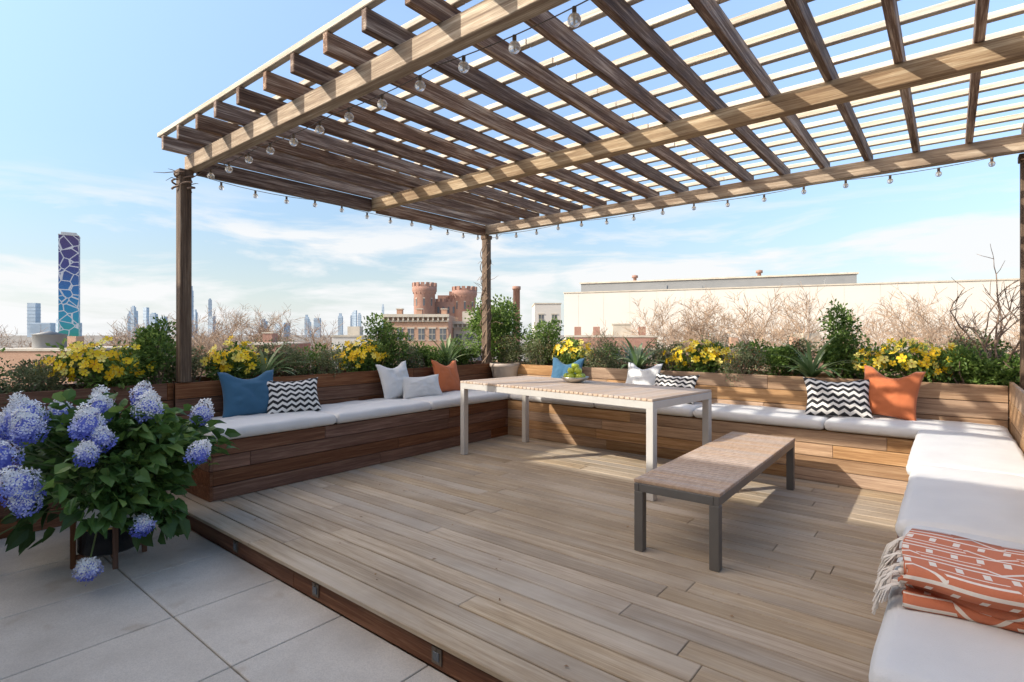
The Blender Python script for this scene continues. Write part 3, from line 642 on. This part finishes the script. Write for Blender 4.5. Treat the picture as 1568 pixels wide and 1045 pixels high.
mb=MB(); M=place(48,-47,0); mb.box(0,8,0,10,G,-.2,0,.5,M); mb.box(-.1,8.1,-.1,10.1,-.2,0,1,.5,M); mb.lathe([(1.3,0),(1.3,1.2),(1.4,1.25),(.01,1.6)],tuple(M@Vector((2.5,4,0.01))),18,2,.5); mb.box(5,5.8,3,4,.01,1.1,0,.5,M)
mb.build('brick_rowhouse',[brickT,stoneC,greyRoof])
mb=MB(); M=place(62,24,-6); mb.box(0,26,0,14,G,-.6,0,.5,M); mb.box(-.1,26.1,-.1,14.1,-.6,-.3,1,.5,M)
for x in (2,9,15,23): mb.box(x,x+.8,3,4,-.3,.9,0,.5,M)
mb.box(11,13,5,8,-.3,1.4,1,.5,M); mb.build('low_brick_building',[brickT,stoneC,glassD])
# armory castle
e=bpy.data.objects.new('armory_castle',None); scene.collection.objects.link(e)
mb=MB()
def turret(t,s,r,top):
    c=site(t,s); n=24
    mb.lathe([(r,G),(r,top-4.2),(r*1.16,top-3.0),(r*1.16,top-1.4),(r*1.0,top-1.4),(r*1.0,top-2.2),(.01,top-2.2)],(c.x,c.y,0),n,0,.5)
    for i in range(14):
        a=2*math.pi*i/14; M=Matrix.Translation(c)@Matrix.Rotation(a,4,'Z'); mb.box(r*.98,r*1.165,-r*.16,r*.16,top-1.399,top,0,.5,M)
        M2=Matrix.Translation(c)@Matrix.Rotation(a+.2,4,'Z'); mb.box(r*.98,r*1.10,-.2,.2,top-4.0,top-3.1,0,.5,M2)
    for i in range(8):
        a=2*math.pi*i/8; M=Matrix.Translation(c)@Matrix.Rotation(a,4,'Z'); mb.box(r*.99,r*1.012,-.3,.3,top-8.5,top-6,1,.5,M); mb.box(r*.99,r*1.02,-.42,.42,top-5.9,top-5.6,2,.5,M)
turret(200,-32.4,3.9,20.2); turret(205,-18.0,4.1,19.2)
M=place(203,-32,0); mb.box(0,14,0,20,G,13.5,0,.5,M)
for i in range(9): mb.box(i*1.6,i*1.6+.9,-.02,.8,13.5,14.6,0,.5,M)
for i in range(5): mb.box(4+i*1.9,4.7+i*1.9,-.1,.01,9.2,11.6,1,.5,M)
M=place(207,-28.5,0); mb.box(0,4.2,0,8,13.4,16.2,0,.5,M); M=place(206,-24,0); mb.box(0,2.6,0,6,13.4,17.6,0,.5,M); M=place(206,-13,0); mb.box(0,6,0,20,G,11,0,.5,M)
c=site(215,1.8); mb.lathe([(1.5,G),(1.4,19.0),(1.7,19.0),(1.7,20.3),(.01,20.3)],(c.x,c.y,0),14,0,.5)
o=mb.build('walls',[brickR,glassD,stoneC],loc=False); o.parent=e
# white warehouse
a=site(150,14.5); b=site(112,106); L=(b-a).length; ang=math.atan2((b-a).y,(b-a).x); M=Matrix.Translation(a)@Matrix.Rotation(ang,4,'Z')
mb=MB(); mb.box(0,L+70,0,60,G,12.6,0,.5,M); mb.box(-.2,L+70.2,-.2,60.2,12.6,12.9,1,.5,M)
for i in range(24): x=4+i*7; mb.box(x,x+.08,-.03,-.001,G,12.5,4,.5,M)
mb.box(1,72,14,50,12.91,16.4,2,.5,M); mb.box(.6,72.4,13.6,50.4,16.4,16.8,1,.5,M)
for x in (16,50): mb.lathe([(.5,16.8),(.5,18.2),(.9,18.2),(.9,18.9),(.01,19.1)],tuple(M@Vector((x,20,0))),12,3,.5)
for (x,w_,h_) in ((24,3,1.5),(34,2,1),(64,4,1.7)): mb.box(x,x+w_,5,8,12.91,12.91+h_,2,.5,M)
mb.build('white_warehouse',[whiteW,stoneC,greyRoof,brickR,seamM])
m,nt,bb=newmat('painted_tower'); tc=N(nt,'ShaderNodeTexCoord'); vo=N(nt,'ShaderNodeTexVoronoi',Scale=.42); vo.feature='DISTANCE_TO_EDGE'; nt.links.new(tc.outputs['Object'],vo.inputs['Vector'])
s=N(nt,'ShaderNodeSeparateXYZ'); nt.links.new(tc.outputs['Object'],s.inputs[0]); f=math_(nt,'ADD',math_(nt,'MULTIPLY',s.outputs[2],1/46.),.5)
c=ramp(nt,f,[(.30,(.05,.34,.14)),(.46,(.03,.30,.42)),(.62,(.03,.18,.42)),(.78,(.06,.06,.22)),(1,(.09,.055,.14))])
nt.links.new(mixc(nt,math_(nt,'LESS_THAN',vo.outputs['Distance'],.045),c,(.62,.61,.62)),bb.inputs['Base Color']); bb.inputs['Roughness'].default_value=.5
mb=MB(); M=place(150,-126,34); mb.box(0,4.4,0,4.4,G,29.2,0,.5,M); mb.box(.5,3.9,.5,3.9,29.2,29.9,1,.5,M); mb.box(-.08,4.48,-.08,4.48,28.95,29.199,1,.5,M); o=mb.build('painted_tower',[m,metalL])
# skyline
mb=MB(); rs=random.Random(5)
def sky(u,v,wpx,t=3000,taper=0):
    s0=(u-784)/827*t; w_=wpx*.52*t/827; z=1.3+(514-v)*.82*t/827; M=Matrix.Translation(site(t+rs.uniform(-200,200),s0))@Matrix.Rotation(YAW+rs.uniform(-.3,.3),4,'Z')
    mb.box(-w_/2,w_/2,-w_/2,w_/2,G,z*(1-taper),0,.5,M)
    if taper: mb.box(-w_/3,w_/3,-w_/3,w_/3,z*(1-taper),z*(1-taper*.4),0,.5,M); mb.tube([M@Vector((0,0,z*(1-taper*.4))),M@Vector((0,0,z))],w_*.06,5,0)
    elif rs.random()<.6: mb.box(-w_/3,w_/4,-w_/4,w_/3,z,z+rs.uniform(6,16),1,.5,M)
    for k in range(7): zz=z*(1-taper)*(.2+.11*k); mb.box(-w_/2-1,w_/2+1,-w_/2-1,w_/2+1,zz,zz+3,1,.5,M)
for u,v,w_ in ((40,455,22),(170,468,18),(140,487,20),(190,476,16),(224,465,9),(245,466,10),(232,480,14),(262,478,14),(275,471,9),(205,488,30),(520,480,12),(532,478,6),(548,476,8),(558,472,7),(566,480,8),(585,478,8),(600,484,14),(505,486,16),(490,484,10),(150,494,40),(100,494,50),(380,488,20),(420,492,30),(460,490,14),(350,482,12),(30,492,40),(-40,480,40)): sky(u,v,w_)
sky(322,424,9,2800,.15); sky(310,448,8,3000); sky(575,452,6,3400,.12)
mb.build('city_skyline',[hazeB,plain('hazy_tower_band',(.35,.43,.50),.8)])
# bare trees
def treemesh(seed,h=20.0):
    random.seed(seed); mb=MB()
    def g(p,d,l,r,lv):
        q=[p]; ns=3 if lv>0 else 2
        for i in range(ns):
            d=(d+Vector((random.gauss(0,.14),random.gauss(0,.14),random.gauss(.02,.07)))).normalized(); q.append(q[-1]+d*l/ns)
        mb.tube(q,[r,r*.85,r*.7,r*.5][:ns+1],3 if lv<4 else 6,0,.5,cap=False)
        if lv>0:
            nchild=5 if lv<=2 else 4
            if lv==5: nchild=6
            for i in range(nchild):
                b=q[3] if i<2 else q[random.choice([1,2])]; sp=.5 if lv>3 else .66
                g(b,(d+Vector((random.gauss(0,sp),random.gauss(0,sp),random.gauss(.08,.25)))).normalized(),l*random.uniform(.58,.74),max(r*.52,.022),lv-1)
    g(Vector((0,0,0)),Vector((0,0,1)),h*.36,.28,5)
    o=mb.build('bare_tree',[twigM],loc=False); return o
trees=[treemesh(s_) for s_ in (1,2,3)]
tp=[(88,-49,1.6),(84,-41,1.8),(92,-37,1.4),(80,-45,1.6),(86,-33,.2),(75,-71,-1.6),(82,-80,-1.4),(120,-28,-3.0),(66,12,-2.4),(72,17.5,2.2),(64,21.5,.2),(70,26,1.6),(60,27,2.0),(76,34,3.2),(64,34,1.6),(70,39,2.6),(60,39,.4),(66,46,1.5),(58,47,1.4),(62,53,1.0),(56,52,.1),(68,59,1.0),(60,61,1.3),(80,8,-3.5),(96,-50,2.2),(98,-58,-.2),(70,-60,-2.4),(90,-66,-2.0),(60,-34,-1.4),(68,-37,-.2),(64,-53,-2.6),(74,22,2.2),(78,29,3.0),(74,44,2.0),(72,52,1.6),(62,66,1.0),(62,15,-1.8),(72,-26,-3.2),(70,-42,0),(58,-44,-2.6),(76,-53,-.4),(66,-47,-1.2)]
for i,(t,s_,dz) in enumerate(tp):
    src=trees[i%3]
    if i<3: o=src
    else: o=bpy.data.objects.new('bare_tree',src.data); scene.collection.objects.link(o)
    o.location=site(t,s_,G+dz); o.rotation_euler=(0,0,i*1.9); sc=.97+.1*((i*37)%10)/10; o.scale=(sc*1.05,sc*1.05,sc)
# neighbour building behind the terrace
mb=MB(); mb.box(-9.27,7,-9,-2.5,G,4.42,0,.5); mb.box(-18,-9.272,-9,-2.5,G,5.7,0,.5); mb.box(-9.26,7.1,-9.1,-2.42,4.42,4.53,1,.5); mb.box(-18.1,-9.265,-9.1,-2.42,5.7,5.82,1,.5)
for x in (-4.5,-2.0,1.2,3.6):
    mb.box(x,x+1.2,-2.52,-2.47,.4,2.2,2,.5); mb.box(x-.08,x+1.28,-2.52,-2.44,.28,.398,1,.5); mb.box(x-.08,x+1.28,-2.52,-2.44,2.202,2.34,1,.5)
mb.box(-.6,.4,-2.52,-2.46,-.13,2.0,3,.5); mb.build('stucco_building',[stucco,stoneC,glassD,metalD])
# ------------------------------------------------------------------ light
d=Vector((1,1.5,-1)).normalized(); el=math.asin(-d.z); az=math.atan2(-d.x,-d.y)
sl=bpy.data.lights.new('sun','SUN'); sl.energy=5.0; sl.angle=math.radians(.5); sl.color=(1,.94,.84); so=bpy.data.objects.new('sun',sl); scene.collection.objects.link(so); so.rotation_euler=d.to_track_quat('-Z','Y').to_euler()
w=bpy.data.worlds.new('World'); scene.world=w; w.use_nodes=True; nt=w.node_tree; bg=nt.nodes['Background']; bg.inputs[1].default_value=.15
sk=N(nt,'ShaderNodeTexSky'); sk.sky_type='NISHITA'; sk.sun_disc=False; sk.sun_elevation=el; sk.sun_rotation=az; sk.air_density=1.0; sk.dust_density=.4; sk.ozone_density=1.0
tc=N(nt,'ShaderNodeTexCoord'); sp=N(nt,'ShaderNodeSeparateXYZ'); nt.links.new(tc.outputs['Generated'],sp.inputs[0])
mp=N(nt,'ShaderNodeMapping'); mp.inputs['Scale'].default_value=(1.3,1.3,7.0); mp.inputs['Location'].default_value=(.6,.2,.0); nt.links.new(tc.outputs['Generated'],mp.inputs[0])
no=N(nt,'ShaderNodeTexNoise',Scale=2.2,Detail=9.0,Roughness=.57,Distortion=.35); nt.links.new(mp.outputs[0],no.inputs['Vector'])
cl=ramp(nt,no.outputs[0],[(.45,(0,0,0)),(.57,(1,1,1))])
zm=ramp(nt,sp.outputs[2],[(.0,(1,1,1)),(.17,(.9,.9,.9)),(.25,(.0,.0,.0))])
hz=ramp(nt,sp.outputs[2],[(.0,(.85,.85,.85)),(.07,(.42,.42,.42)),(.18,(.05,.05,.05)),(.3,(0,0,0))])
gr=ramp(nt,sp.outputs[2],[(.0,(.25,.25,.26)),(.12,(.35,.355,.355)),(.28,(.56,.55,.54)),(.50,(.90,.85,.82)),(1,(.96,.88,.84))])
gain=mixc(nt,1.0,mixc(nt,1.0,sk.outputs[0],gr,'MULTIPLY'),(3.0,3.0,3.0),'MULTIPLY')
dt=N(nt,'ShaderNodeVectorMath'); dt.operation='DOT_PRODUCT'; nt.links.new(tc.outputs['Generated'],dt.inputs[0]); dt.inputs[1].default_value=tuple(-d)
gl=math_(nt,'MULTIPLY',math_(nt,'MAXIMUM',math_(nt,'SUBTRACT',dt.outputs['Value'],.62),0.0),2.6)  # warm sun-side glow added to the sky behind the camera as ambient fill
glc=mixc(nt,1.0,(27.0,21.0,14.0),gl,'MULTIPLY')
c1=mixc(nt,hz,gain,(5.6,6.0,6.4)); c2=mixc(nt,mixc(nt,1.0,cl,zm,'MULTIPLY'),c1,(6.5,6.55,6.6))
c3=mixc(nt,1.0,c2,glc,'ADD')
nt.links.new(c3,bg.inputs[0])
# ------------------------------------------------------------------ camera
cam=bpy.data.cameras.new('camera'); co=bpy.data.objects.new('camera',cam); scene.collection.objects.link(co); co.location=(0,0,H); co.rotation_euler=(math.pi/2,0,YAW)
cam.sensor_width=36; cam.lens=827/1568*36; cam.shift_y=-10.5/1568; cam.clip_end=20000; cam.clip_start=.05; scene.camera=co
scene.view_settings.view_transform='Standard'; scene.view_settings.look='None'; scene.view_settings.exposure=0
